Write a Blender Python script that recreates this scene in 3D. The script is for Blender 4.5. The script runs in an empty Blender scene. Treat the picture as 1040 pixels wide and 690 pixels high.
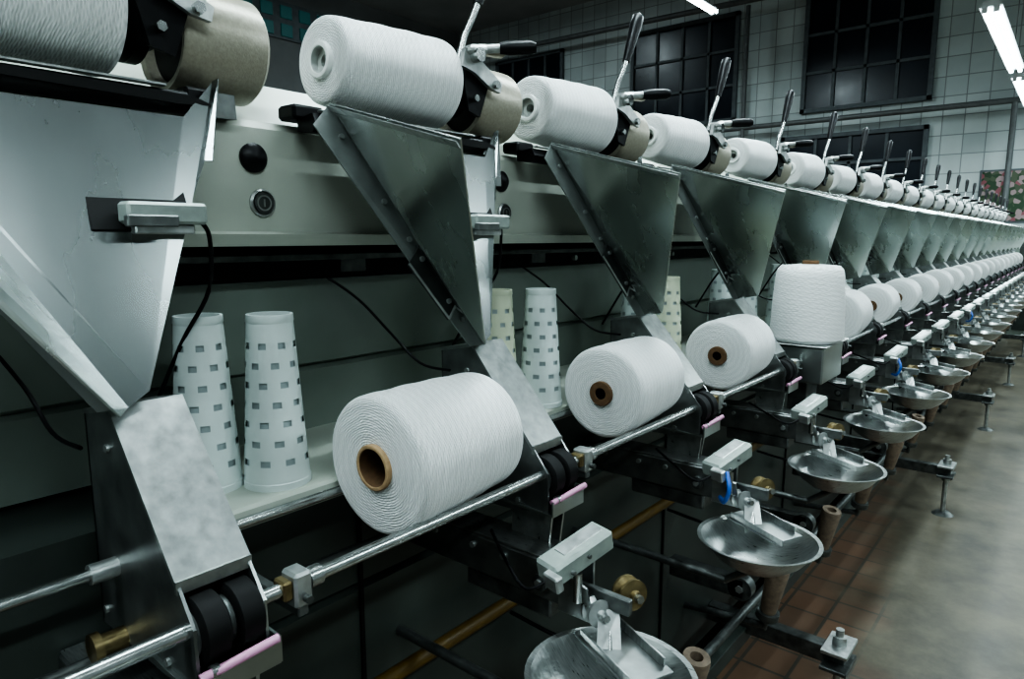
import bpy, bmesh, math, random
from mathutils import Vector, Matrix
random.seed(7)
S = bpy.context.scene
H = 1.40      # camera height; unit coordinates below are relative to it
P = 0.50      # unit pitch
K0, K1 = -1, 22

# ------------------------------------------------------------------ materials
def newmat(name):
    m = bpy.data.materials.new(name); m.use_nodes = True
    nt = m.node_tree; b = nt.nodes['Principled BSDF']
    return m, nt, b
def N(nt, t, **kw):
    n = nt.nodes.new(t)
    for k, v in kw.items(): setattr(n, k, v)
    return n
def mathn(nt, op, a, b=None, c=None):
    n = nt.nodes.new('ShaderNodeMath'); n.operation = op
    for i, v in enumerate((a, b, c)):
        if v is None: continue
        if isinstance(v, (int, float)): n.inputs[i].default_value = v
        else: nt.links.new(v, n.inputs[i])
    return n.outputs[0]
def simple(name, col, rough=0.5, metal=0.0, noise=0.0, scale=30, bump=0.0, bscale=200, stretch=None, rvar=.1, spec=.5):
    m, nt, b = newmat(name)
    b.inputs['Base Color'].default_value = (*col, 1)
    b.inputs['Roughness'].default_value = rough
    b.inputs['Metallic'].default_value = metal
    b.inputs['Specular IOR Level'].default_value = spec
    tc = N(nt, 'ShaderNodeTexCoord')
    src = tc.outputs['Object']
    if stretch:
        mp = N(nt, 'ShaderNodeMapping'); mp.inputs['Scale'].default_value = stretch
        nt.links.new(src, mp.inputs[0]); src = mp.outputs[0]
    if noise > 0:
        t = N(nt, 'ShaderNodeTexNoise'); t.inputs['Scale'].default_value = scale; t.inputs['Detail'].default_value = 6
        nt.links.new(src, t.inputs['Vector'])
        r = N(nt, 'ShaderNodeValToRGB')
        r.color_ramp.elements[0].position = .3; r.color_ramp.elements[1].position = .7
        r.color_ramp.elements[0].color = (*[c*(1-noise) for c in col], 1)
        r.color_ramp.elements[1].color = (*[min(1, c*(1+noise*.6)) for c in col], 1)
        nt.links.new(t.outputs[0], r.inputs[0]); nt.links.new(r.outputs[0], b.inputs['Base Color'])
        rr = N(nt, 'ShaderNodeMapRange'); rr.inputs[3].default_value = max(.05, rough-rvar); rr.inputs[4].default_value = min(1, rough+rvar*1.3)
        nt.links.new(t.outputs[0], rr.inputs[0]); nt.links.new(rr.outputs[0], b.inputs['Roughness'])
    if bump > 0:
        t2 = N(nt, 'ShaderNodeTexNoise'); t2.inputs['Scale'].default_value = bscale
        nt.links.new(src, t2.inputs['Vector'])
        bm_ = N(nt, 'ShaderNodeBump'); bm_.inputs['Strength'].default_value = bump; bm_.inputs['Distance'].default_value = .002
        nt.links.new(t2.outputs[0], bm_.inputs['Height']); nt.links.new(bm_.outputs[0], b.inputs['Normal'])
    return m

M = {}
M['galv']  = simple('galvanised_sheet', (.44, .47, .455), .30, .97, .16, 7, .04, 18, None, .07)
M['plate'] = simple('stainless_guide_sheet', (.31, .335, .33), .27, .98, .16, 6, .06, 9, (1, 1, .4), .07)
M['flange']= simple('folded_sheet_edge', (.27, .29, .28), .42, .55, .18, 25, .04, 60)
M['spang'] = simple('spangled_galvanised_sheet', (.40, .42, .41), .36, .9, .20, 70, .05, 60, None, .08)
M['fin']   = simple('stainless_fin_sheet', (.60, .64, .62), .26, .98, .15, 12, .06, 14, (1, 1, .3), .06)
M['galv2'] = simple('brushed_steel_sheet', (.48, .50, .49), .30, .95, .25, 60, .08, 220, (1, 8, 1))
M['msteel']= simple('grey_steel', (.29, .305, .30), .33, .9, .3, 30, .08, 90)
M['dsteel']= simple('dark_steel', (.14, .15, .145), .42, .7, .4, 40, .1, 80)
M['flap']  = simple('dark_flap_steel', (.050, .055, .052), .38, .2, .3, 40)
M['chrome']= simple('polished_rod', (.46, .48, .47), .25, .95, .2, 60, 0, 200, None, .04)
M['beige'] = simple('grey_beige_paint', (.45, .48, .42), .34, 0, .10, 5, .03, 300)
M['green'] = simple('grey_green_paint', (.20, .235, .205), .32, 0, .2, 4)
M['greend']= simple('shaded_dark_green_paint', (.045, .056, .049), .40, 0, .35, 6)  # dark green, deepened to hold the shade under the machine
M['black'] = simple('black_plastic', (.006, .006, .007), .40, 0, .1, 60, spec=.3)
M['rubber']= simple('black_rubber', (.006, .006, .006), .6, spec=.3)  # real rubber, also the painted dark of slots and hollows
M['cream'] = simple('cream_cast_drum', (.36, .335, .27), .36, .25, .13, 220, .12, 400)
M['brass'] = simple('brass', (.24, .19, .10), .38, .8, .3, 80)
M['alu']   = simple('aluminium_cast', (.48, .50, .49), .36, .8, .25, 60)
M['lgrey'] = simple('light_grey_plastic', (.30, .34, .315), .40, .2, .15, 60)
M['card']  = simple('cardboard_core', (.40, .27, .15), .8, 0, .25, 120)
M['cardd'] = simple('dark_cardboard_and_bore_shade', (.14, .08, .04), .9, 0, .25, 120)  # brown core rings; also hollow cores with their shade in the colour
M['pink']  = simple('pink_plastic', (.56, .28, .42), .4, 0, .1, 50)
M['yellow']= simple('ochre_pipe', (.12, .072, .012), .5, 0, .3, 30)
M['tan']   = simple('tan_tube', (.26, .20, .15), .6, 0, .3, 60)
M['blue']  = simple('blue_hose', (.03, .12, .45), .4, 0, .1, 50)
M['lampw'] = simple('lamp_housing_white', (.5, .52, .52), .5)
M['pipe']  = simple('grey_pipe', (.16, .17, .17), .5, .2, .2, 10)
M['frame'] = simple('window_frame_paint', (.13, .15, .16), .6, 0, .2, 10)
M['glass'] = simple('night_window_glass', (.012, .020, .032), .3, 0, .3, 2)
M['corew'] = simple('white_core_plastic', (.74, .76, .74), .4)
M['core_shade'] = simple('white_core_bore_shade', (.42, .44, .42), .6)  # same white plastic, darkened to paint the shade of the hollow

def emis(name, col, s):
    m, nt, b = newmat(name)
    b.inputs['Base Color'].default_value = (*col, 1)
    b.inputs['Emission Color'].default_value = (*col, 1)
    b.inputs['Emission Strength'].default_value = s
    return m
M['tube'] = emis('fluorescent_tube', (.82, .95, 1), 18)
M['teal'] = emis('teal_glass_block', (.02, .10, .10), .25)

def yarn(name, col):
    m, nt, b = newmat(name)
    b.inputs['Roughness'].default_value = .55
    b.inputs['Sheen Weight'].default_value = .3
    tc = N(nt, 'ShaderNodeTexCoord'); sp = N(nt, 'ShaderNodeSeparateXYZ')
    nt.links.new(tc.outputs['Object'], sp.inputs[0])
    x, y, z = sp.outputs
    ang = mathn(nt, 'ARCTAN2', y, x)
    rr = mathn(nt, 'SQRT', mathn(nt, 'ADD', mathn(nt, 'MULTIPLY', x, x), mathn(nt, 'MULTIPLY', y, y)))
    nz = N(nt, 'ShaderNodeTexNoise'); nz.inputs['Scale'].default_value = 22; nz.inputs['Detail'].default_value = 4
    nt.links.new(tc.outputs['Object'], nz.inputs['Vector'])
    zr = mathn(nt, 'ADD', mathn(nt, 'ADD', z, rr), mathn(nt, 'MULTIPLY', nz.outputs[0], .010))
    p1 = mathn(nt, 'SINE', mathn(nt, 'ADD', mathn(nt, 'MULTIPLY', zr, 2100), mathn(nt, 'MULTIPLY', ang, 13)))
    p2 = mathn(nt, 'SINE', mathn(nt, 'SUBTRACT', mathn(nt, 'MULTIPLY', zr, 1450), mathn(nt, 'MULTIPLY', ang, 24)))
    p3 = mathn(nt, 'SINE', mathn(nt, 'ADD', mathn(nt, 'MULTIPLY', zr, 530), mathn(nt, 'MULTIPLY', ang, 5)))
    h = mathn(nt, 'ADD', mathn(nt, 'ADD', mathn(nt, 'MULTIPLY', p1, .9), mathn(nt, 'MULTIPLY', p2, .7)), mathn(nt, 'MULTIPLY', p3, .4))
    bp = N(nt, 'ShaderNodeBump'); bp.inputs['Strength'].default_value = .8; bp.inputs['Distance'].default_value = .0006
    nt.links.new(h, bp.inputs['Height']); nt.links.new(bp.outputs[0], b.inputs['Normal'])
    mr = N(nt, 'ShaderNodeMapRange'); mr.inputs[1].default_value = -1.4; mr.inputs[2].default_value = 1.4
    nt.links.new(h, mr.inputs[0])
    mx = N(nt, 'ShaderNodeMix', data_type='RGBA')
    mx.inputs[6].default_value = (*[c*.72 for c in col], 1); mx.inputs[7].default_value = (*col, 1)
    nt.links.new(mr.outputs[0], mx.inputs[0]); nt.links.new(mx.outputs[2], b.inputs['Base Color'])
    return m
M['yarn'] = yarn('white_yarn', (.86, .88, .87))
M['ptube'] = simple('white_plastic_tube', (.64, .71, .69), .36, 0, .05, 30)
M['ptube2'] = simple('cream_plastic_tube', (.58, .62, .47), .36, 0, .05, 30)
M['ptube_shade'] = simple('plastic_tube_inner_shade', (.36, .42, .42), .5, 0, .05, 30)  # tube plastic with the inner shade put into its colour

def wallmat():
    m, nt, b = newmat('white_block_wall')
    tc = N(nt, 'ShaderNodeTexCoord'); sp = N(nt, 'ShaderNodeSeparateXYZ'); cb = N(nt, 'ShaderNodeCombineXYZ')
    nt.links.new(tc.outputs['Object'], sp.inputs[0])
    nt.links.new(mathn(nt, 'ADD', sp.outputs[0], sp.outputs[1]), cb.inputs[0]); nt.links.new(sp.outputs[2], cb.inputs[1])
    br = N(nt, 'ShaderNodeTexBrick'); br.inputs['Scale'].default_value = 1; br.offset = 0
    br.inputs['Brick Width'].default_value = .30; br.inputs['Row Height'].default_value = .30
    br.inputs['Mortar Size'].default_value = .008
    br.inputs['Color1'].default_value = (.80, .88, .87, 1); br.inputs['Color2'].default_value = (.64, .72, .72, 1)
    br.inputs['Mortar'].default_value = (.38, .42, .42, 1)
    nt.links.new(cb.outputs[0], br.inputs['Vector'])
    nz = N(nt, 'ShaderNodeTexNoise'); nz.inputs['Scale'].default_value = 1.2; nz.inputs['Detail'].default_value = 8
    nt.links.new(tc.outputs['Object'], nz.inputs['Vector'])
    mx = N(nt, 'ShaderNodeMix', data_type='RGBA', blend_type='MULTIPLY'); mx.inputs[0].default_value = .5
    nt.links.new(br.outputs[0], mx.inputs[6]); nt.links.new(nz.outputs[0], mx.inputs[7])
    nt.links.new(mx.outputs[2], b.inputs['Base Color']); b.inputs['Roughness'].default_value = .45
    return m
M['wall'] = wallmat()
def floormat():
    m, nt, b = newmat('worn_concrete_floor')
    tc = N(nt, 'ShaderNodeTexCoord')
    nz = N(nt, 'ShaderNodeTexNoise'); nz.inputs['Scale'].default_value = 3.2; nz.inputs['Detail'].default_value = 12; nz.inputs['Roughness'].default_value = .7
    nt.links.new(tc.outputs['Object'], nz.inputs['Vector'])
    r = N(nt, 'ShaderNodeValToRGB'); r.color_ramp.elements[0].position = .32; r.color_ramp.elements[1].position = .70
    r.color_ramp.elements[0].color = (.040, .034, .022, 1); r.color_ramp.elements[1].color = (.165, .145, .105, 1)
    nt.links.new(nz.outputs[0], r.inputs[0])
    br = N(nt, 'ShaderNodeTexBrick'); br.inputs['Scale'].default_value = 1; br.offset = 0
    br.inputs['Brick Width'].default_value = .15; br.inputs['Row Height'].default_value = .15; br.inputs['Mortar Size'].default_value = .006
    br.inputs['Color1'].default_value = (.22, .12, .075, 1); br.inputs['Color2'].default_value = (.14, .082, .054, 1); br.inputs['Mortar'].default_value = (.06, .055, .045, 1)
    nt.links.new(tc.outputs['Object'], br.inputs['Vector'])
    sp = N(nt, 'ShaderNodeSeparateXYZ'); nt.links.new(tc.outputs['Object'], sp.inputs[0])
    nz2 = N(nt, 'ShaderNodeTexNoise'); nz2.inputs['Scale'].default_value = 4; nz2.inputs['Detail'].default_value = 6; nt.links.new(tc.outputs['Object'], nz2.inputs['Vector'])
    edge = mathn(nt, 'ADD', sp.outputs[0], mathn(nt, 'MULTIPLY', nz2.outputs[0], .5))
    edge = mathn(nt, 'ADD', edge, mathn(nt, 'MULTIPLY', sp.outputs[1], .16))
    mask = N(nt, 'ShaderNodeMapRange'); mask.inputs[1].default_value = .05; mask.inputs[2].default_value = .28; mask.inputs[3].default_value = .8; mask.inputs[4].default_value = 0
    nt.links.new(edge, mask.inputs[0])
    mx = N(nt, 'ShaderNodeMix', data_type='RGBA')
    nt.links.new(mask.outputs[0], mx.inputs[0])
    nt.links.new(r.outputs[0], mx.inputs[6]); nt.links.new(br.outputs[0], mx.inputs[7])
    nt.links.new(mx.outputs[2], b.inputs['Base Color'])
    rr = N(nt, 'ShaderNodeMapRange'); rr.inputs[3].default_value = .36; rr.inputs[4].default_value = .65
    nt.links.new(nz.outputs[0], rr.inputs[0]); nt.links.new(rr.outputs[0], b.inputs['Roughness'])
    bp = N(nt, 'ShaderNodeBump'); bp.inputs['Strength'].default_value = .2; nt.links.new(nz.outputs[0], bp.inputs['Height']); nt.links.new(bp.outputs[0], b.inputs['Normal'])
    return m
M['floor'] = floormat()
M['ceil'] = simple('ceiling_paint', (.40, .42, .42), .8, 0, .2, 1)
M['darkwall'] = simple('grey_wall_paint', (.20, .21, .21), .8, 0, .2, 1)
def postermat():
    m, nt, b = newmat('flower_poster')
    tc = N(nt, 'ShaderNodeTexCoord'); v = N(nt, 'ShaderNodeTexVoronoi'); v.inputs['Scale'].default_value = 16
    nt.links.new(tc.outputs['Object'], v.inputs['Vector'])
    r = N(nt, 'ShaderNodeValToRGB'); r.color_ramp.interpolation = 'CONSTANT'
    e = r.color_ramp.elements; e[0].color = (.03, .07, .03, 1); e[1].position = .42; e[1].color = (.30, .10, .12, 1)
    q = e.new(.55); q.color = (.38, .28, .28, 1); q = e.new(.68); q.color = (.08, .11, .06, 1)
    nt.links.new(v.outputs['Color'], r.inputs[0]); nt.links.new(r.outputs[0], b.inputs['Base Color'])
    return m
M['poster'] = postermat()

# ------------------------------------------------------------------ mesh builder
class MB:
    def __init__(s): s.v = []; s.f = []; s.m = []; s.sm = []; s.mats = []
    def mi(s, k):
        if k not in s.mats: s.mats.append(k)
        return s.mats.index(k)
    def add(s, vs, fs, k, smooth=False):
        o = len(s.v); s.v += [tuple(v) for v in vs]; i = s.mi(k)
        for f in fs:
            s.f.append(tuple(o+j for j in f)); s.m.append(i); s.sm.append(smooth)
    def box(s, c, size, k, rot=None, bev=.0015):
        bm = bmesh.new(); bmesh.ops.create_cube(bm, size=1)
        for v in bm.verts: v.co = Vector((v.co.x*size[0], v.co.y*size[1], v.co.z*size[2]))
        b = min(bev, min(size)*.35)
        if b > 0: bmesh.ops.bevel(bm, geom=list(bm.edges), offset=b, segments=1, affect='EDGES')
        R = rot or Matrix.Identity(3); c = Vector(c)
        bm.verts.index_update()
        s.add([R @ v.co + c for v in bm.verts], [[v.index for v in f.verts] for f in bm.faces], k)
        bm.free()
    def lathe(s, o, axis, prof, k, seg=32, skip=None):
        o = Vector(o); ax = Vector(axis).normalized()
        u = ax.orthogonal().normalized(); w = ax.cross(u)
        runs = [[prof[0]]]
        for i in range(1, len(prof)):
            runs[-1].append(prof[i])
            if i < len(prof)-1:
                a = Vector((prof[i][0]-prof[i-1][0], prof[i][1]-prof[i-1][1])); b = Vector((prof[i+1][0]-prof[i][0], prof[i+1][1]-prof[i][1]))
                if a.length > 1e-7 and b.length > 1e-7 and a.angle(b) > math.radians(38): runs.append([prof[i]])
        for run in runs:
            vs = []; fs = []
            for r, h in run:
                for j in range(seg):
                    t = 2*math.pi*j/seg
                    vs.append(o + ax*h + (u*math.cos(t)+w*math.sin(t))*max(r, 1e-5))
            for i in range(len(run)-1):
                for j in range(seg):
                    if skip and skip(i, j): continue
                    j2 = (j+1) % seg
                    fs.append((i*seg+j, i*seg+j2, (i+1)*seg+j2, (i+1)*seg+j))
            s.add(vs, fs, k, True)
    def cyl(s, p0, p1, r0, k, r1=None, seg=16):
        p0 = Vector(p0); p1 = Vector(p1); L = (p1-p0).length; r1 = r0 if r1 is None else r1
        s.lathe(p0, p1-p0, [(0, 0), (r0, 0), (r1, L), (0, L)], k, seg)
    def plate(s, pts, th, k):
        pts = [Vector(p) for p in pts]; n = Vector((0, 0, 0))
        for i in range(len(pts)): n += pts[i].cross(pts[(i+1) % len(pts)])
        n.normalize(); L = len(pts)
        vs = [p + n*th/2 for p in pts] + [p - n*th/2 for p in pts]
        fs = [tuple(range(L)), tuple(range(2*L-1, L-1, -1))] + [(i, L+i, L+(i+1) % L, (i+1) % L) for i in range(L)]
        s.add(vs, fs, k)
    def prism(s, xz, y0, y1, k):
        L = len(xz); vs = [(x, y0, z) for x, z in xz] + [(x, y1, z) for x, z in xz]
        fs = [tuple(range(L)), tuple(range(2*L-1, L-1, -1))] + [(i, (i+1) % L, L+(i+1) % L, L+i) for i in range(L)]
        s.add(vs, fs, k)
    def tube(s, path, r, k, seg=10, sub=6):
        pts = [Vector(p) for p in path]; q = []
        for i in range(len(pts)-1):
            p0 = pts[max(i-1, 0)]; p1 = pts[i]; p2 = pts[i+1]; p3 = pts[min(i+2, len(pts)-1)]
            for j in range(sub):
                t = j/sub
                q.append(.5*((2*p1)+(-p0+p2)*t+(2*p0-5*p1+4*p2-p3)*t*t+(-p0+3*p1-3*p2+p3)*t**3))
        q.append(pts[-1]); vs = []; fs = []
        for i, p in enumerate(q):
            d = (q[min(i+1, len(q)-1)]-q[max(i-1, 0)]).normalized()
            u = d.cross(Vector((.31, .17, .93))).normalized(); w = d.cross(u)
            for j in range(seg):
                t = 2*math.pi*j/seg; vs.append(p+(u*math.cos(t)+w*math.sin(t))*r)
        for i in range(len(q)-1):
            for j in range(seg):
                fs.append((i*seg+j, i*seg+(j+1) % seg, (i+1)*seg+(j+1) % seg, (i+1)*seg+j))
        s.add(vs, fs, k, True)
    def mesh(s, name):
        me = bpy.data.meshes.new(name); me.from_pydata(s.v, [], s.f)
        for k in s.mats: me.materials.append(M[k])
        me.polygons.foreach_set('material_index', s.m); me.polygons.foreach_set('use_smooth', s.sm)
        bm = bmesh.new(); bm.from_mesh(me); bmesh.ops.recalc_face_normals(bm, faces=bm.faces); bm.to_mesh(me); bm.free()
        me.update(); return me
def obj(name, me, loc=(0, 0, 0), parent=None, rot=(0, 0, 0)):
    o = bpy.data.objects.new(name, me); o.location = loc; o.rotation_euler = rot
    S.collection.objects.link(o)
    if parent: o.parent = parent
    return o
def empty(name, loc=(0, 0, 0)):
    o = bpy.data.objects.new(name, None); o.location = loc; S.collection.objects.link(o); return o

# ------------------------------------------------------------------ machine: long body
machine = empty('yarn_winding_machine')
YA, YB = K0*P-.3, K1*P+.2
mb = MB()
mb.prism([(-.85, .0), (-.85, .142), (-.858, .152), (-1.05, .243), (-1.35, .243), (-1.60, .14), (-1.60, 0)], YA, YB, 'beige')
mb.prism([(-.846, -.012), (-.838, .004), (-.852, .008), (-.90, .008), (-.90, -.012)], YA, YB, 'beige')
obj('head_beam', mb.mesh('head_beam'), (0, 0, H), machine)
mb = MB()
mb.prism([(-.93, -.012), (-.93, -.062), (-1.5, -.062), (-1.5, -.012)], YA, YB, 'rubber')  # solid black face paints the dark of the recessed slot
mb.box((-.915, (YA+YB)/2, -.03), (.02, YB-YA, .010), 'dsteel')
for k in range(K0, K1):
    mb.box((-.925, k*P+.20, -.045), (.012, .05, .022), 'dsteel')
    mb.cyl((-.925, k*P+.34, -.048), (-.915, k*P+.34, -.048), .006, 'alu', seg=10)
obj('slot_recess', mb.mesh('slot'), (0, 0, H), machine)
mb = MB()
mb.prism([(-.95, -.062), (-.94, -.066), (-.94, -.20), (-.952, -.206), (-.94, -.212), (-.94, -.312), (-1.5, -.312), (-1.5, -.062)], YA, YB, 'green')
obj('back_panel', mb.mesh('back_panel'), (0, 0, H), machine)
mb = MB()
mb.prism([(-.716, -.308), (-.712, -.312), (-.712, -.333), (-.722, -.336), (-.722, -.316), (-1.0, -.316), (-1.0, -.308)], .30, YB, 'beige')
obj('tube_shelf', mb.mesh('tube_shelf'), (0, 0, H), machine)
mb = MB()
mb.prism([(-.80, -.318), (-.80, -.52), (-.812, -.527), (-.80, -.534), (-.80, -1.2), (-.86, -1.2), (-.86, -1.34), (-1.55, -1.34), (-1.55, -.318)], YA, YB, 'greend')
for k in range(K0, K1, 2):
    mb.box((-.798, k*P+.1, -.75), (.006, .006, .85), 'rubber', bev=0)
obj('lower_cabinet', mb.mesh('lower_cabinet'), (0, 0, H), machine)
mb = MB()
def rod(x, z, r, k): mb.cyl((x, YA, z), (x, YB, z), r, k, seg=16)
rod(-.56, -.335, .0072, 'chrome'); rod(-.705, -.322, .006, 'chrome'); rod(-.74, -.43, .006, 'dsteel')
rod(-.75, -.665, .012, 'yellow')
rod(-.62, -1.02, .012, 'dsteel')
obj('drive_rods', mb.mesh('rods'), (0, 0, H), machine)
mb = MB()
mb.box((-.70, (YA+YB)/2, -1.20), (.05, YB-YA, .05), 'greend')
k = YA+.75
while k < YB:
    mb.box((-.60, k, -1.17), (.40, .04, .05), 'dsteel')
    mb.box((-.42, k, -1.14), (.07, .12, .012), 'alu', None, .002)
    mb.box((-.42, k, -1.19), (.07, .12, .012), 'dsteel', None, .002)
    mb.cyl((-.42, k, -1.385), (-.42, k, -1.09), .011, 'alu')
    mb.cyl((-.42, k, -1.40), (-.42, k, -1.385), .05, 'dsteel', r1=.03)
    mb.cyl((-.42, k, -1.134), (-.42, k, -1.11), .020, 'alu', seg=6)
    mb.cyl((-.42, k, -1.22), (-.42, k, -1.197), .020, 'alu', seg=6)
    mb.box((-1.2, k, -1.37), (.6, .06, .06), 'dsteel')
    k += 2.0
obj('base_rail_and_feet', mb.mesh('base'), (0, 0, H), machine)

# ------------------------------------------------------------------ unit parts
A = Vector((-.795, .075, .178)); B = Vector((-.50, .02, .10)); C = Vector((-.68, .25, -.16))
A1 = Vector((-.785, .040, .145)); C1 = Vector((-.685, .225, -.16)); Pc = Vector((-.80, .415, .179))
D = Vector((-.598, .165, -.141))
n = (A-C).cross(B-C).normalized()
dn = (C-A).normalized()
off = n*(.004 if n.y < 0 else -.004)
fn = (C-A).cross(A1-A).normalized()
if fn.x < 0: fn = -fn
def chute(wide):
    mb = MB()
    if wide:
        mb.plate([A, B, D], .002, 'fin'); mb.plate([A, D, C], .002, 'fin')
    else:
        mb.plate([A, B, B+Vector((-.006, .008, -.02)), C+Vector((.030, -.018, .0)), C], .002, 'fin')
    mb.plate([A, C, C1, A1], .002, 'flange')
    mb.plate([A, (-.782, .11, .132), (-.782, .37, .132), Pc, (-.770, .385, .085), (-.752, .36, .042), (-.684, .272, -.148), C], .002, 'plate')
    mb.plate([Pc, Pc+Vector((.006, .005, .004)), (-.763, .391, .085), (-.770, .385, .085)], .002, 'plate')
    mb.plate([A+off*1.5, B+off*1.5, B+off*1.5+dn*.008, A+off*1.5+dn*.008], .0015, 'galv2')
    for t in (.10, .36, .52, .76, .88):
        p = A.lerp(C, t)*.6+A1.lerp(C1, t)*.4
        mb.cyl(p, p+fn*.005, .0040, 'alu', seg=10)
    return mb.mesh('chute')
me_chute_w = chute(True); me_chute_n = chute(False)
mb = MB()   # dark access flap across the fold
nf = (B-A).cross(D-A).normalized()
if nf.y > 0: nf = -nf
pa = A.lerp(C, .55); pb = A.lerp(C, .80)
wB = (B-A).normalized(); w1 = (A1-A).normalized(); o1 = nf*.007+fn*.002
mb.plate([pa+o1, pa+o1+wB*.046+dn*.012, pb+o1+wB*.036+dn*.008, pb+o1], .003, 'flap')
mb.plate([pa+fn*.006, pb+fn*.006, pb+fn*.006+w1*.040, pa+fn*.006+w1*.048], .003, 'flap')
e_a = pb+o1
mb.plate([e_a+nf*.002, e_a+wB*.036+dn*.008+nf*.002, e_a+wB*.036+dn*.011+nf*.002, e_a+dn*.003+nf*.002], .002, 'alu')
mb.cyl(pa+fn*.008+w1*.046, pb+fn*.008+w1*.038, .0018, 'alu', seg=8)
mb.cyl(pb+fn*.008, pb+fn*.008+w1*.038, .0018, 'alu', seg=8)
for q in (pa+dn*.014, pb-dn*.014):
    mb.cyl(q+fn*.006+w1*.020, q+fn*.011+w1*.020, .004, 'alu', seg=10)
me_flap = mb.mesh('access_flap')

mb = MB()  # sensor block on the chute, with slot and cable
RS = Matrix.Rotation(math.radians(-23), 3, 'Y')
mb.box((-.747, .302, .028), (.006, .100, .050), 'rubber', RS)  # black block paints the dark slot opening behind the sensor
mb.box((-.728, .318, .024), (.026, .080, .022), 'lgrey', bev=.003)
mb.box((-.714, .30, .016), (.010, .05, .012), 'dsteel')
mb.box((-.735, .318, .008), (.020, .060, .010), 'alu')
mb.tube([(-.735, .355, .02), (-.75, .375, .0), (-.76, .375, -.06), (-.80, .36, -.12), (-.84, .34, -.2)], .0025, 'black')
mb.tube([(-.93, .15, -.061), (-.89, .185, -.10), (-.84, .21, -.155), (-.78, .215, -.195), (-.72, .22, -.20)], .0022, 'black')
me_sensor = mb.mesh('thread_sensor')

mb = MB()  # push buttons
mb.lathe((-.85, .49, .103), (1, 0, 0), [(.019, 0), (.019, .004), (.014, .009), (0, .011)], 'black', 28)
mb.lathe((-.85, .50, .045), (1, 0, 0), [(.0185, 0), (.0185, .003), (.016, .005), (.0145, .003), (.0145, .002), (0, .002)], 'alu', 28)
mb.lathe((-.85, .50, .045), (1, 0, 0), [(.0135, .0025), (.0135, .006), (0, .006)], 'dsteel', 24)
mb.lathe((-.85, .50, .045), (1, 0, 0), [(.0105, .0062), (.0105, .0068), (.0085, .0068), (.0085, .0062)], 'alu', 24)
mb.box((-.8435, .50, .045), (.0012, .002, .010), 'alu', bev=0)
me_btn = mb.mesh('push_buttons')

mb = MB()  # take-up cradle
mb.prism([(-.835, .142), (-.800, .138), (-.793, .150), (-.800, .163), (-.835, .158)], .05, .385, 'black')
mb.plate([(-.79, .10, .160), (-.79, .385, .158), (-.79, .41, .150), (-.79, .37, .147), (-.79, .10, .152)], .004, 'rubber')
mb.box((-.7985, .21, .1665), (.010, .30, .003), 'alu', None, .0008)
mb.box((-.815, .40, .160), (.03, .035, .022), 'black', None, .004)
mb.box((-.84, .06, .166), (.04, .05, .02), 'black', None, .004)
cx, cz = -.85, .247
mb.lathe((cx, .330, cz), (0, 1, 0), [(0, -.004), (.030, 0), (.046, .004), (.052, .010), (.052, .024), (.036, .030), (.028, .05)], 'black', 36)
mb.lathe((cx, .372, cz), (0, 1, 0), [(.028, -.012), (.034, -.010), (.034, -.002), (.02, 0)], 'dsteel', 28)
mb.lathe((cx-.01, .388, cz-.014), (0, 1, 0), [(.050, .012), (.052, 0), (.061, -.002), (.064, .003), (.064, .100), (.058, .106), (.05, .106), (.048, .098), (0, .098)], 'cream', 40)
mb.lathe((cx-.01, .388, cz-.014), (0, 1, 0), [(.050, .012), (.02, .01), (0, .01)], 'rubber', 30)
mb.cyl((cx, .16, cz), (cx, .50, cz), .009, 'dsteel')
mb.prism([(-.89, .15), (-.83, .145), (-.835, .20), (-.87, .21)], .40, .46, 'dsteel')
mb.plate([(-.797, .345, .205), (-.797, .372, .198), (-.792, .388, .250), (-.792, .372, .270), (-.792, .336, .278), (-.795, .332, .25)], .008, 'black')
mb.plate([(-.782, .315, .268), (-.782, .345, .262), (-.782, .385, .243), (-.782, .408, .240), (-.782, .412, .256), (-.782, .380, .272), (-.782, .345, .292), (-.782, .322, .296)], .008, 'alu')
mb.box((-.778, .352, .298), (.026, .056, .014), 'alu', Matrix.Rotation(math.radians(10), 3, 'X'), .005)
mb.box((-.772, .378, .300), (.020, .046, .016), 'cream', Matrix.Rotation(math.radians(-25), 3, 'Z'), .004)
mb.cyl((-.80, .342, .287), (-.762, .342, .287), .011, 'chrome')
mb.cyl((-.79, .392, .250), (-.770, .392, .250), .007, 'chrome', seg=6)
mb.cyl((-.797, .355, .225), (-.783, .355, .225), .006, 'chrome', seg=6)
mb.cyl((-.775, .360, .300), (-.745, .388, .303), .007, 'alu')
mb.lathe((-.756, .378, .302), (.035, .034, .002), [(0, 0), (.009, .001), (.0115, .015), (.0115, .050), (.008, .060), (0, .061)], 'black', 18)
mb.tube([(-.795, .325, .280), (-.794, .335, .315), (-.79, .352, .350), (-.788, .368, .385)], .0055, 'chrome', 12)
mb.lathe((-.789, .362, .370), (.002, .045, .105), [(0, 0), (.008, .002), (.010, .03), (.0135, .09), (.0125, .110), (.006, .118), (0, .119)], 'black', 18)
me_cradle = mb.mesh('take_up_cradle')

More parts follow.
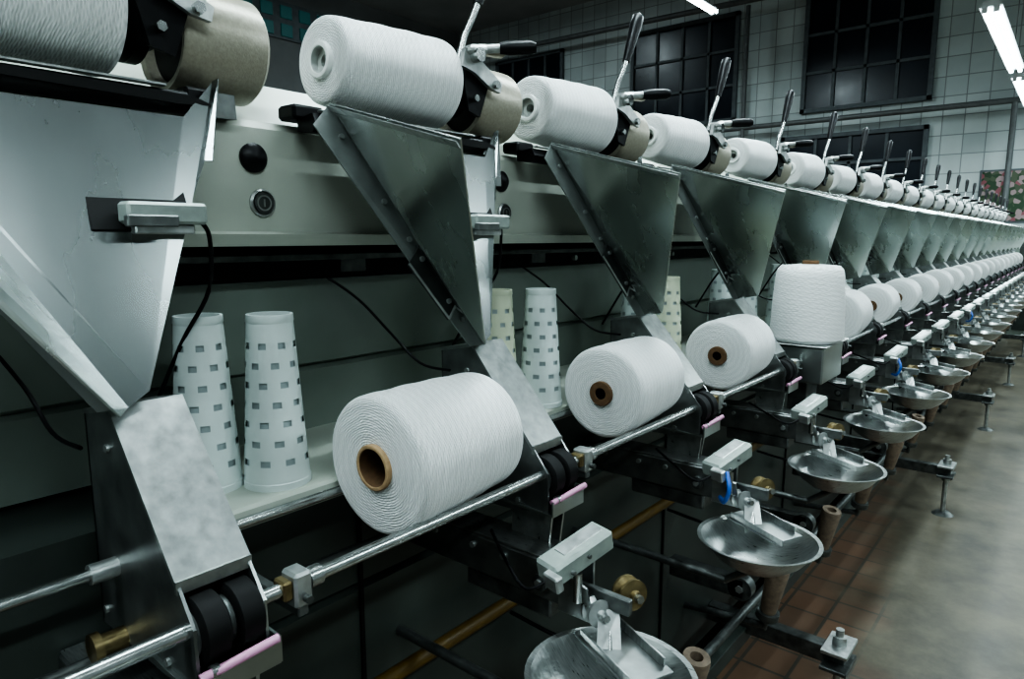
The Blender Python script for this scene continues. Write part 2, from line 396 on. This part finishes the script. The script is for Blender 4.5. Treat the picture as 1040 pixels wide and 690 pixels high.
mb = MB()  # inclined steel housing with drive roller
y0, y1 = .237, .305
side = [(-.755, -.172), (-.69, -.160), (-.573, -.297), (-.547, -.330), (-.545, -.385), (-.61, -.398), (-.755, -.40)]
mb.prism(side, y0, y0+.003, 'msteel'); mb.prism(side, y1-.003, y1, 'galv2')
mb.prism([(-.755, -.170), (-.69, -.158), (-.573, -.295), (-.576, -.299), (-.69, -.163), (-.755, -.175)], y0-.001, y1+.001, 'spang')
mb.prism([(-.571, -.294), (-.571, -.306), (-.575, -.306), (-.575, -.294)], y0-.001, y1+.001, 'spang')
mb.prism([(-.755, -.17), (-.752, -.17), (-.752, -.40), (-.755, -.40)], y0, y1, 'dsteel')
c_ = (y0+y1)/2
for a_, b_ in ((y0+.005, c_-.003), (c_+.003, y1-.005)):
    mb.lathe((-.566, a_, -.341), (0, 1, 0), [(0, 0), (.026, 0), (.031, .003), (.031, b_-a_-.003), (.026, b_-a_), (0, b_-a_)], 'rubber', 30)
mb.cyl((-.566, y0+.003, -.341), (-.566, y1-.003, -.341), .022, 'dsteel', seg=24)
mb.box((-.62, c_, -.35), (.05, y1-y0-.01, .08), 'dsteel')
mb.prism([(-.65, -.384), (-.537, -.387), (-.537, -.390), (-.65, -.387)], y0-.004, y1+.004, 'galv')
mb.prism([(-.537, -.368), (-.534, -.368), (-.534, -.390), (-.537, -.390)], y0-.004, y1+.004, 'galv')
mb.prism([(-.59, -.362), (-.535, -.364), (-.535, -.390), (-.59, -.390)], y1+.003, y1+.006, 'galv')
mb.cyl((-.538, .236, -.370), (-.528, .304, -.360), .0042, 'pink', seg=12)
mb.cyl((-.538, .245, -.368), (-.538, .252, -.368), .006, 'chrome', seg=12)
mb.box((-.56, .345, -.338), (.026, .020, .036), 'alu', None, .003)
mb.box((-.56, .330, -.335), (.020, .010, .020), 'brass', None, .002)
mb.cyl((-.56, .356, -.335), (-.56, .370, -.335), .011, 'chrome')
mb.cyl((-.545, .345, -.345), (-.538, .345, -.345), .004, 'dsteel', seg=10)
mb.box((-.60, .345, -.360), (.10, .012, .012), 'dsteel')
mb.cyl((-.70, .212, -.395), (-.70, .237, -.395), .011, 'brass', seg=20)
mb.cyl((-.70, .206, -.395), (-.70, .214, -.395), .015, 'brass', seg=20)
mb.cyl((-.705, .212, -.322), (-.705, .237, -.322), .010, 'alu', seg=16)
for bx, bz in ((-.70, -.20), (-.74, -.38), (-.60, -.38)):
    mb.cyl((bx, y0-.003, bz), (bx, y0, bz), .004, 'alu', seg=10)
mb.box((-.705, .33, -.325), (.018, .012, .05), 'brass', None, .002)
mb.prism([(-.62, -.385), (-.545, -.385), (-.553, -.452), (-.62, -.452)], y0+.010, y0+.014, 'galv2')
mb.prism([(-.62, -.385), (-.56, -.385), (-.57, -.46), (-.62, -.46)], y1-.006, y1-.002, 'galv2')
me_house = mb.mesh('steel_housing')

mb = MB()  # lower arm, yarn clearer box, tension pulleys
mb.box((-.645, .235, -.468), (.31, .062, .058), 'msteel', None, .003)
mb.box((-.645, .235, -.4375), (.305, .058, .003), 'galv2')
mb.box((-.60, .235, -.512), (.16, .05, .03), 'dsteel', None, .003)
mb.prism([(-.50, -.440), (-.455, -.455), (-.445, -.50), (-.50, -.50)], .200, .204, 'galv2')
mb.cyl((-.53, .203, -.47), (-.53, .196, -.47), .012, 'dsteel', seg=20)
mb.cyl((-.53, .197, -.47), (-.53, .192, -.47), .006, 'alu', seg=6)
for bx in (-.74, -.66, -.60):
    mb.cyl((bx, .204, -.455), (bx, .200, -.455), .005, 'alu', seg=8)
mb.box((-.49, .235, -.45), (.05, .004, .07), 'galv2')
R = Matrix.Rotation(math.radians(14), 3, 'X') @ Matrix.Rotation(math.radians(-12), 3, 'Z')
mb.box((-.4725, .20, -.410), (.040, .106, .030), 'lgrey', R, .004)
mb.box((-.4725, .206, -.3935), (.020, .07, .003), 'alu', R, .001)
mb.box((-.466, .142, -.424), (.026, .012, .022), 'alu', R, .002)
for dy in (-.035, .0, .035):
    mb.cyl((-.454, .20+dy, -.408+dy*.25), (-.449, .20+dy, -.408+dy*.25), .003, 'dsteel', seg=8)
mb.cyl((-.462, .19, -.43), (-.462, .19, -.47), .006, 'chrome')
mb.box((-.45, .22, -.47), (.10, .010, .022), 'dsteel')
def pulley(x, y, z, r, k1, k2):
    d = Vector((1, -.5, .1)).normalized()
    mb.lathe((x, y, z), d, [(0, 0), (r, 0), (r, .004), (r*.65, .008), (r*.65, .014), (r, .018), (r, .022), (r*.4, .024), (r*.35, .03), (0, .03)], k1, 24)
    mb.cyl(Vector((x, y, z))+d*.024, Vector((x, y, z))+d*.038, r*.28, k2, seg=6)
pulley(-.435, .265, -.475, .021, 'brass', 'chrome')
pulley(-.455, .215, -.487, .018, 'alu', 'chrome')
mb.cyl((-.47, .22, -.48), (-.42, .27, -.475), .004, 'chrome')
mb.tube([(-.47, .15, -.42), (-.50, .13, -.44), (-.56, .16, -.43), (-.62, .2, -.42)], .0022, 'black')
mb.plate([(-.44, .205, -.48), (-.42, .225, -.48), (-.40, .20, -.535), (-.425, .18, -.535)], .003, 'alu')
mb.tube([(-.43, .26, -.49), (-.45, .24, -.53), (-.50, .23, -.56), (-.60, .22, -.55)], .003, 'black')
me_arm = mb.mesh('lower_arm')
mb = MB()
mb.tube([(-.455, .155, -.42), (-.443, .14, -.445), (-.455, .15, -.475), (-.475, .18, -.48)], .004, 'blue')
me_hose = mb.mesh('hose')

mb = MB()  # drip tray: dished bowl with a bent cover plate at its back
tx, ty, tz = -.395, .165, -.585
mb.lathe((tx, ty, tz), (0, 0, 1), [(0, 0), (.03, .001), (.055, .009), (.075, .024), (.090, .042), (.099, .053), (.106, .054), (.106, .0525), (.099, .0515), (.0912, .041), (.0762, .0225), (.055, .0072), (.03, -.001), (0, -.002)], 'galv2', 48)
R2 = Matrix.Rotation(math.radians(-22), 3, 'Z') @ Matrix.Rotation(math.radians(4), 3, 'Y')
mb.box((tx-.008, ty+.038, tz+.062), (.12, .070, .0025), 'msteel', R2, .0008)
mb.box((tx-.008, ty+.006, tz+.067), (.12, .003, .012), 'galv2', R2, .0008)
mb.box((tx-.008, ty+.070, tz+.069), (.12, .003, .016), 'galv2', R2, .0008)
mb.cyl((tx-.02, ty+.03, tz+.056), (tx-.04, ty+.06, tz+.11), .005, 'chrome')
mb.tube([(tx-.01, ty-.05, tz+.026), (tx+.01, ty-.03, tz+.02), (tx+.03, ty-.05, tz+.026), (tx+.02, ty-.07, tz+.03)], .0012, 'pink', 6)
mb.tube([(tx-.03, ty-.05, tz+.03), (tx-.01, ty-.02, tz+.012), (tx+.03, ty-.02, tz+.012), (tx+.04, ty-.04, tz+.02)], .001, 'yarn', 6)
mb.cyl((tx, ty, tz-.002), (tx-.06, ty+.01, tz-.05), .007, 'dsteel')
mb.cyl((tx-.06, ty+.01, tz-.05), (-.80, ty+.01, tz-.05), .008, 'dsteel')
me_tray = mb.mesh('drip_tray')

mb = MB()  # tan spindle tube on a peg
d = Vector((.18, -.10, 1)).normalized(); o_ = Vector((-.56, .26, -1.00))
mb.lathe(o_, d, [(.020, 0), (.021, .002), (.030, .13), (.028, .14), (.014, .14), (.012, .12)], 'tan', 24)
mb.cyl(o_-d*.06, o_+d*.02, .008, 'dsteel')
mb.cyl(o_-d*.02, o_, .03, 'dsteel', seg=20)
mb.cyl(o_-d*.05, (-.80, .26, -1.07), .01, 'dsteel')
mb.box((-.66, .08, -.86), (.20, .03, .05), 'dsteel', None, .003)
mb.cyl((-.57, .065, -.86), (-.57, .095, -.86), .03, 'dsteel', seg=22)
mb.cyl((-.57, .060, -.86), (-.57, .066, -.86), .010, 'alu', seg=6)
me_peg = mb.mesh('spindle_peg')

DY = {2: -.03, 3: -.05, 4: -.02}
for k in range(K0, K1):
    L = (0, k*P, H)
    for nm, me in (('chute', me_chute_w if k >= 1 else me_chute_n), ('thread_sensor', me_sensor), ('push_buttons', me_btn),
                   ('steel_housing', me_house), ('lower_arm', me_arm), ('drip_tray', me_tray), ('spindle_peg', me_peg)):
        obj(f'{nm}_{k-K0+1}', me, L, machine)
    obj(f'take_up_cradle_{k-K0+1}', me_cradle, (0, k*P+DY.get(k, 0), H), machine)
    if k >= 1: obj(f'access_flap_{k}', me_flap, L, machine)
    if k in (2, 5, 9): obj(f'air_hose_{k}', me_hose, L, machine)
mb = MB()
mb.box((-.575, 1.99, -.342), (.15, .19, .10), 'galv', None, .004)
mb.box((-.575, 1.99, -.290), (.165, .205, .004), 'galv2', None, .001)
mb.box((-.575, 1.99, -.45), (.05, .10, .12), 'dsteel')
obj('support_box', mb.mesh('support_box'), (0, 0, H), machine)

# ------------------------------------------------------------------ yarn packages
def spool_mesh(name, r0, r1, L, core, ci, ext, corek, corein):
    mb = MB(); h = L/2; e = .009
    prof = [(core, -h+.002), (r0*.5, -h+.001), (r0-e, -h+.0005), (r0-e*.6, -h+e*.12), (r0-e*.28, -h+e*.36), (r0-e*.08, -h+e*.68), (r0, -h+e)]
    for i in range(1, 24):
        t = i/24; r = r0+(r1-r0)*t + .0005*math.sin(t*21)+.0015*math.sin(t*math.pi)
        prof.append((r, -h+e+(L-2*e)*t))
    prof += [(r1, h-e), (r1-e*.08, h-e*.68), (r1-e*.28, h-e*.36), (r1-e*.6, h-e*.12), (r1-e, h), (r1*.5, h), (core, h)]
    mb.lathe((0, 0, 0), (0, 0, 1), prof, 'yarn', 64)
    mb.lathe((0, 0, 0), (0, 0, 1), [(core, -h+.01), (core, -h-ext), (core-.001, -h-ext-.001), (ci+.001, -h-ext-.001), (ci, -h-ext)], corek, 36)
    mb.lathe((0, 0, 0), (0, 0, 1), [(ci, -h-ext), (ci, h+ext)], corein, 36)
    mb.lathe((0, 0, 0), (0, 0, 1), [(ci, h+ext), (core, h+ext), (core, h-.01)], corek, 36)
    if corek == 'corew':
        mb.lathe((0, 0, 0), (0, 0, 1), [(ci, -h+.006), (ci*.5, -h+.006), (ci*.45, -h+.03), (0, -h+.03)], 'core_shade', 30)
    return mb.mesh(name)
me_up = spool_mesh('yarn_up', .061, .072, .220, .025, .018, .005, 'corew', 'core_shade')
me_low = spool_mesh('yarn_low', .087, .081, .195, .0285, .0235, .004, 'card', 'cardd')
me_low2 = spool_mesh('yarn_low_b', .082, .077, .185, .022, .010, .004, 'cardd', 'rubber')  # black bore paints the shade inside the core
rx = -math.pi/2
for k in range(K0, K1):
    sc = 1 if k < 3 else random.uniform(.86, 1.02)
    o = obj('yarn_spool', me_up, (-.85, k*P+.213+DY.get(k, 0), H+.247), None, (rx, 0, 0))
    o.scale = (sc, sc, 1)
for k in range(1, K1):
    if k == 4: continue
    me = me_low if k in (1, 5, 9) else me_low2
    obj('yarn_spool', me, (-.63, (k-1)*P+.595, H-.270), None, (rx+.03, 0, .03))
mb = MB()
mb.lathe((0, 0, 0), (0, 0, 1), [(.02, 0), (.088, .001), (.096, .010), (.097, .03), (.094, .11), (.089, .18), (.085, .200), (.076, .210), (.03, .214), (.022, .214)], 'yarn', 64)
mb.lathe((0, 0, 0), (0, 0, 1), [(.022, .20), (.022, .222), (.020, .224), (.012, .224), (.012, .17), (0, .17)], 'cardd', 30)
obj('yarn_cone', mb.mesh('yarn_cone_upright'), (-.575, 1.99, H-.288))

def ptube(name, mat):
    mb = MB(); rows = 7; seg = 40
    z0, z1 = .022, .190; st = (z1-z0)/rows
    zl = [.006]; cutd = {}
    for r in range(rows):
        zl += [z0+st*r+st*.34, z0+st*r+st*.66]
        cutd[len(zl)-2] = r
    zl.append(.205)
    def rad(z): return .0405+(.0278-.0405)*z/.205
    def skip(i_, j):
        if i_ not in cutd: return False
        return ((j+(2 if cutd[i_] % 2 else 0)) % 5) in (1, 2)
    mb.lathe((0, 0, 0), (0, 0, 1), [(rad(z), z) for z in zl], mat, seg, skip)
    mb.lathe((0, 0, 0), (0, 0, 1), [(rad(z)-.0025, z) for z in (.006, .1, .205)], 'ptube_shade', seg)
    mb.lathe((0, 0, 0), (0, 0, 1), [(rad(0)-.003, 0), (rad(0)+.0006, 0), (rad(0)+.0006, .008), (rad(.006), .009)], mat, seg)
    mb.lathe((0, 0, 0), (0, 0, 1), [(rad(.205), .205), (.0285, .207), (.0278, .215), (.0248, .215), (.0248, .2)], mat, seg)
    return mb.mesh(name)
pt1 = ptube('ptube_a', 'ptube'); pt2 = ptube('ptube_b', 'ptube2')
for k in range(0, K1-1):
    for j, (x, y) in enumerate(((-.812, .385), (-.762, .45))):
        if k > 3 and random.random() < .3: continue
        if k >= 1: x += .010; y += .038
        obj('plastic_yarn_tube', pt2 if (k == 1 and j == 0) or (k > 1 and random.random() < .25) else pt1,
            (x, k*P+y, H-.308), None, (0, 0, random.uniform(0, 6)))

# ------------------------------------------------------------------ room
def roombox(name, lo, hi, k):
    mb = MB(); c = [(a+b)/2 for a, b in zip(lo, hi)]
    mb.box(c, [b-a for a, b in zip(lo, hi)], k, None, 0); return obj(name, mb.mesh(name))
XL, XR, YF, YBk, ZC = -12.5, 4.5, -4.0, 13.0, 6.4
roombox('floor', (XL, YF, -.1), (XR, YBk, 0), 'floor')
roombox('ceiling', (XL, YF, ZC), (XR, YBk, ZC+.1), 'ceil')
roombox('wall_back', (XL, YBk, 0), (XR, YBk+.2, ZC), 'wall')
roombox('wall_front', (XL, YF-.2, 0), (XR, YF, ZC), 'ceil')
roombox('wall_left', (XL-.2, YF, 0), (XL, YBk, ZC), 'darkwall')
roombox('wall_right', (XR, YF, 0), (XR+.2, YBk, ZC), 'ceil')

def window(name, x0, x1, z0, z1, nx, nz):
    mb = MB(); y = YBk-.02
    mb.box(((x0+x1)/2, y, (z0+z1)/2), (x1-x0, .03, z1-z0), 'glass', None, 0)
    w = .07
    for x in (x0, x1): mb.box((x, y-.03, (z0+z1)/2), (w, .08, z1-z0+w), 'frame')
    for z in (z0, z1): mb.box(((x0+x1)/2, y-.03, z), (x1-x0+w, .08, w), 'frame')
    for i in range(1, nx): mb.box((x0+(x1-x0)*i/nx, y-.025, (z0+z1)/2), (.05, .05, z1-z0), 'frame')
    for i in range(1, nz): mb.box(((x0+x1)/2, y-.025, z0+(z1-z0)*i/nz), (x1-x0, .05, .05), 'frame')
    obj(name, mb.mesh(name))
i = 1
for x0, x1 in ((-4.05, -2.1), (-7.5, -5.3), (-11.2, -9.3)):
    window(f'window_{i}', x0, x1, H+2.2, H+4.1, 4, 3); i += 1
    window(f'window_{i}', x0-.3, x1, H+.3, H+1.75, 4, 3); i += 1
mb = MB()
mb.box((XL+.02, 7.5, H+4.2), (.03, 10.5, .7), 'frame', None, 0)
y = 2.6
while y < 12.4:
    for z in (H+4.02, H+4.36):
        mb.box((XL+.045, y, z), (.03, .26, .24), 'teal', None, .01)
    y += .42
obj(f'window_{i}', mb.mesh('glass_block_band'))
mb = MB()
mb.cyl((-9, YBk-.35, H+1.98), (2.5, YBk-.35, H+1.98), .045, 'pipe')
mb.cyl((XL+.1, YBk-.5, H+4.25), (XR-.1, YBk-.5, H+4.0), .05, 'pipe')
for x in (-5.0, -.95, 2.2): mb.cyl((x, YBk-.35, 0), (x, YBk-.35, H+(4.1 if x < -4 else 2.0)), .04, 'pipe')
obj('heating_pipes', mb.mesh('pipes'))
mb = MB()
mb.box((-.80, YBk-.016, H+.62), (1.0, .02, .75), 'poster', None, 0)
mb.box((-.80, YBk-.010, H+.62), (1.06, .015, .81), 'frame', None, 0)
obj('flower_poster', mb.mesh('poster'))
mb = MB()
mb.box((-.25, 11.9, .7), (.9, .5, 1.38), 'green', None, .01)
mb.box((-.25, 11.645, .9), (.80, .012, .85), 'greend', None, .004)
mb.box((-.25, 11.645, .28), (.80, .012, .3), 'greend', None, .004)
mb.box((.07, 11.63, .9), (.02, .02, .12), 'alu')
mb.box((-.25, 11.9, .01), (.86, .46, .02), 'dsteel')
obj('storage_cabinet', mb.mesh('cabinet'))

# ------------------------------------------------------------------ fluorescent lamps
def lamp(x, y0, y1, z, power):
    e = MB(); L = y1-y0; c = (y0+y1)/2
    e.prism([(-.07, .02), (-.04, .06), (.04, .06), (.07, .02)], -L/2, L/2, 'lampw')
    for dx in (-.035, .035):
        e.cyl((dx, -L/2+.04, 0), (dx, L/2-.04, 0), .016, 'tube', seg=14)
        for s_ in (-1, 1): e.box((dx, s_*(L/2-.02), .005), (.035, .03, .045), 'lampw')
    for s_ in (-.35, .35): e.cyl((0, L*s_, .05), (0, L*s_, ZC-z), .006, 'pipe', seg=8)
    o = obj('fluorescent_lamp', e.mesh('lamp'), (x, c, z))
    l = bpy.data.lights.new('lamp_light', 'AREA'); l.shape = 'RECTANGLE'; l.size = .14; l.size_y = L; l.energy = power
    l.color = (.80, .965, 1.0)
    lo = bpy.data.objects.new('lamp_light', l); lo.location = (0, 0, -.022); S.collection.objects.link(lo); lo.parent = o
for y0, p in ((-2.3, 36), (.5, 48), (3.3, 48), (6.1, 48), (8.9, 48)):
    lamp(-.66, y0, y0+2.4, H+1.6, p)
for y0, p in ((-1.8, 54), (1.8, 56), (5.6, 54)):
    lamp(1.7, y0, y0+2.4, H+1.75, p)
lamp(-4.4, 8.5, 9.9, H+3.2, 90)
lamp(-4.4, 3.5, 4.9, H+3.6, 80)
lamp(-9.0, 8.3, 9.8, H+4.75, 90)
lamp(1.7, 9.4, 11.8, H+2.6, 120)  # added out of view to brighten the back wall

w = bpy.data.worlds.new('world'); S.world = w; w.use_nodes = True
w.node_tree.nodes['Background'].inputs[0].default_value = (.5, .6, .65, 1)
w.node_tree.nodes['Background'].inputs[1].default_value = .05

# ------------------------------------------------------------------ camera
cam = bpy.data.cameras.new('camera'); co = bpy.data.objects.new('camera', cam); S.collection.objects.link(co)
cam.sensor_width = 36; cam.lens = 23.92; cam.clip_start = .02
co.location = (0, 0, H)
co.rotation_euler = (math.radians(90-8.56), 0, math.radians(39.7))
S.camera = co
try:
    S.view_settings.look = 'AgX - High Contrast'
except Exception as ex: print(ex)
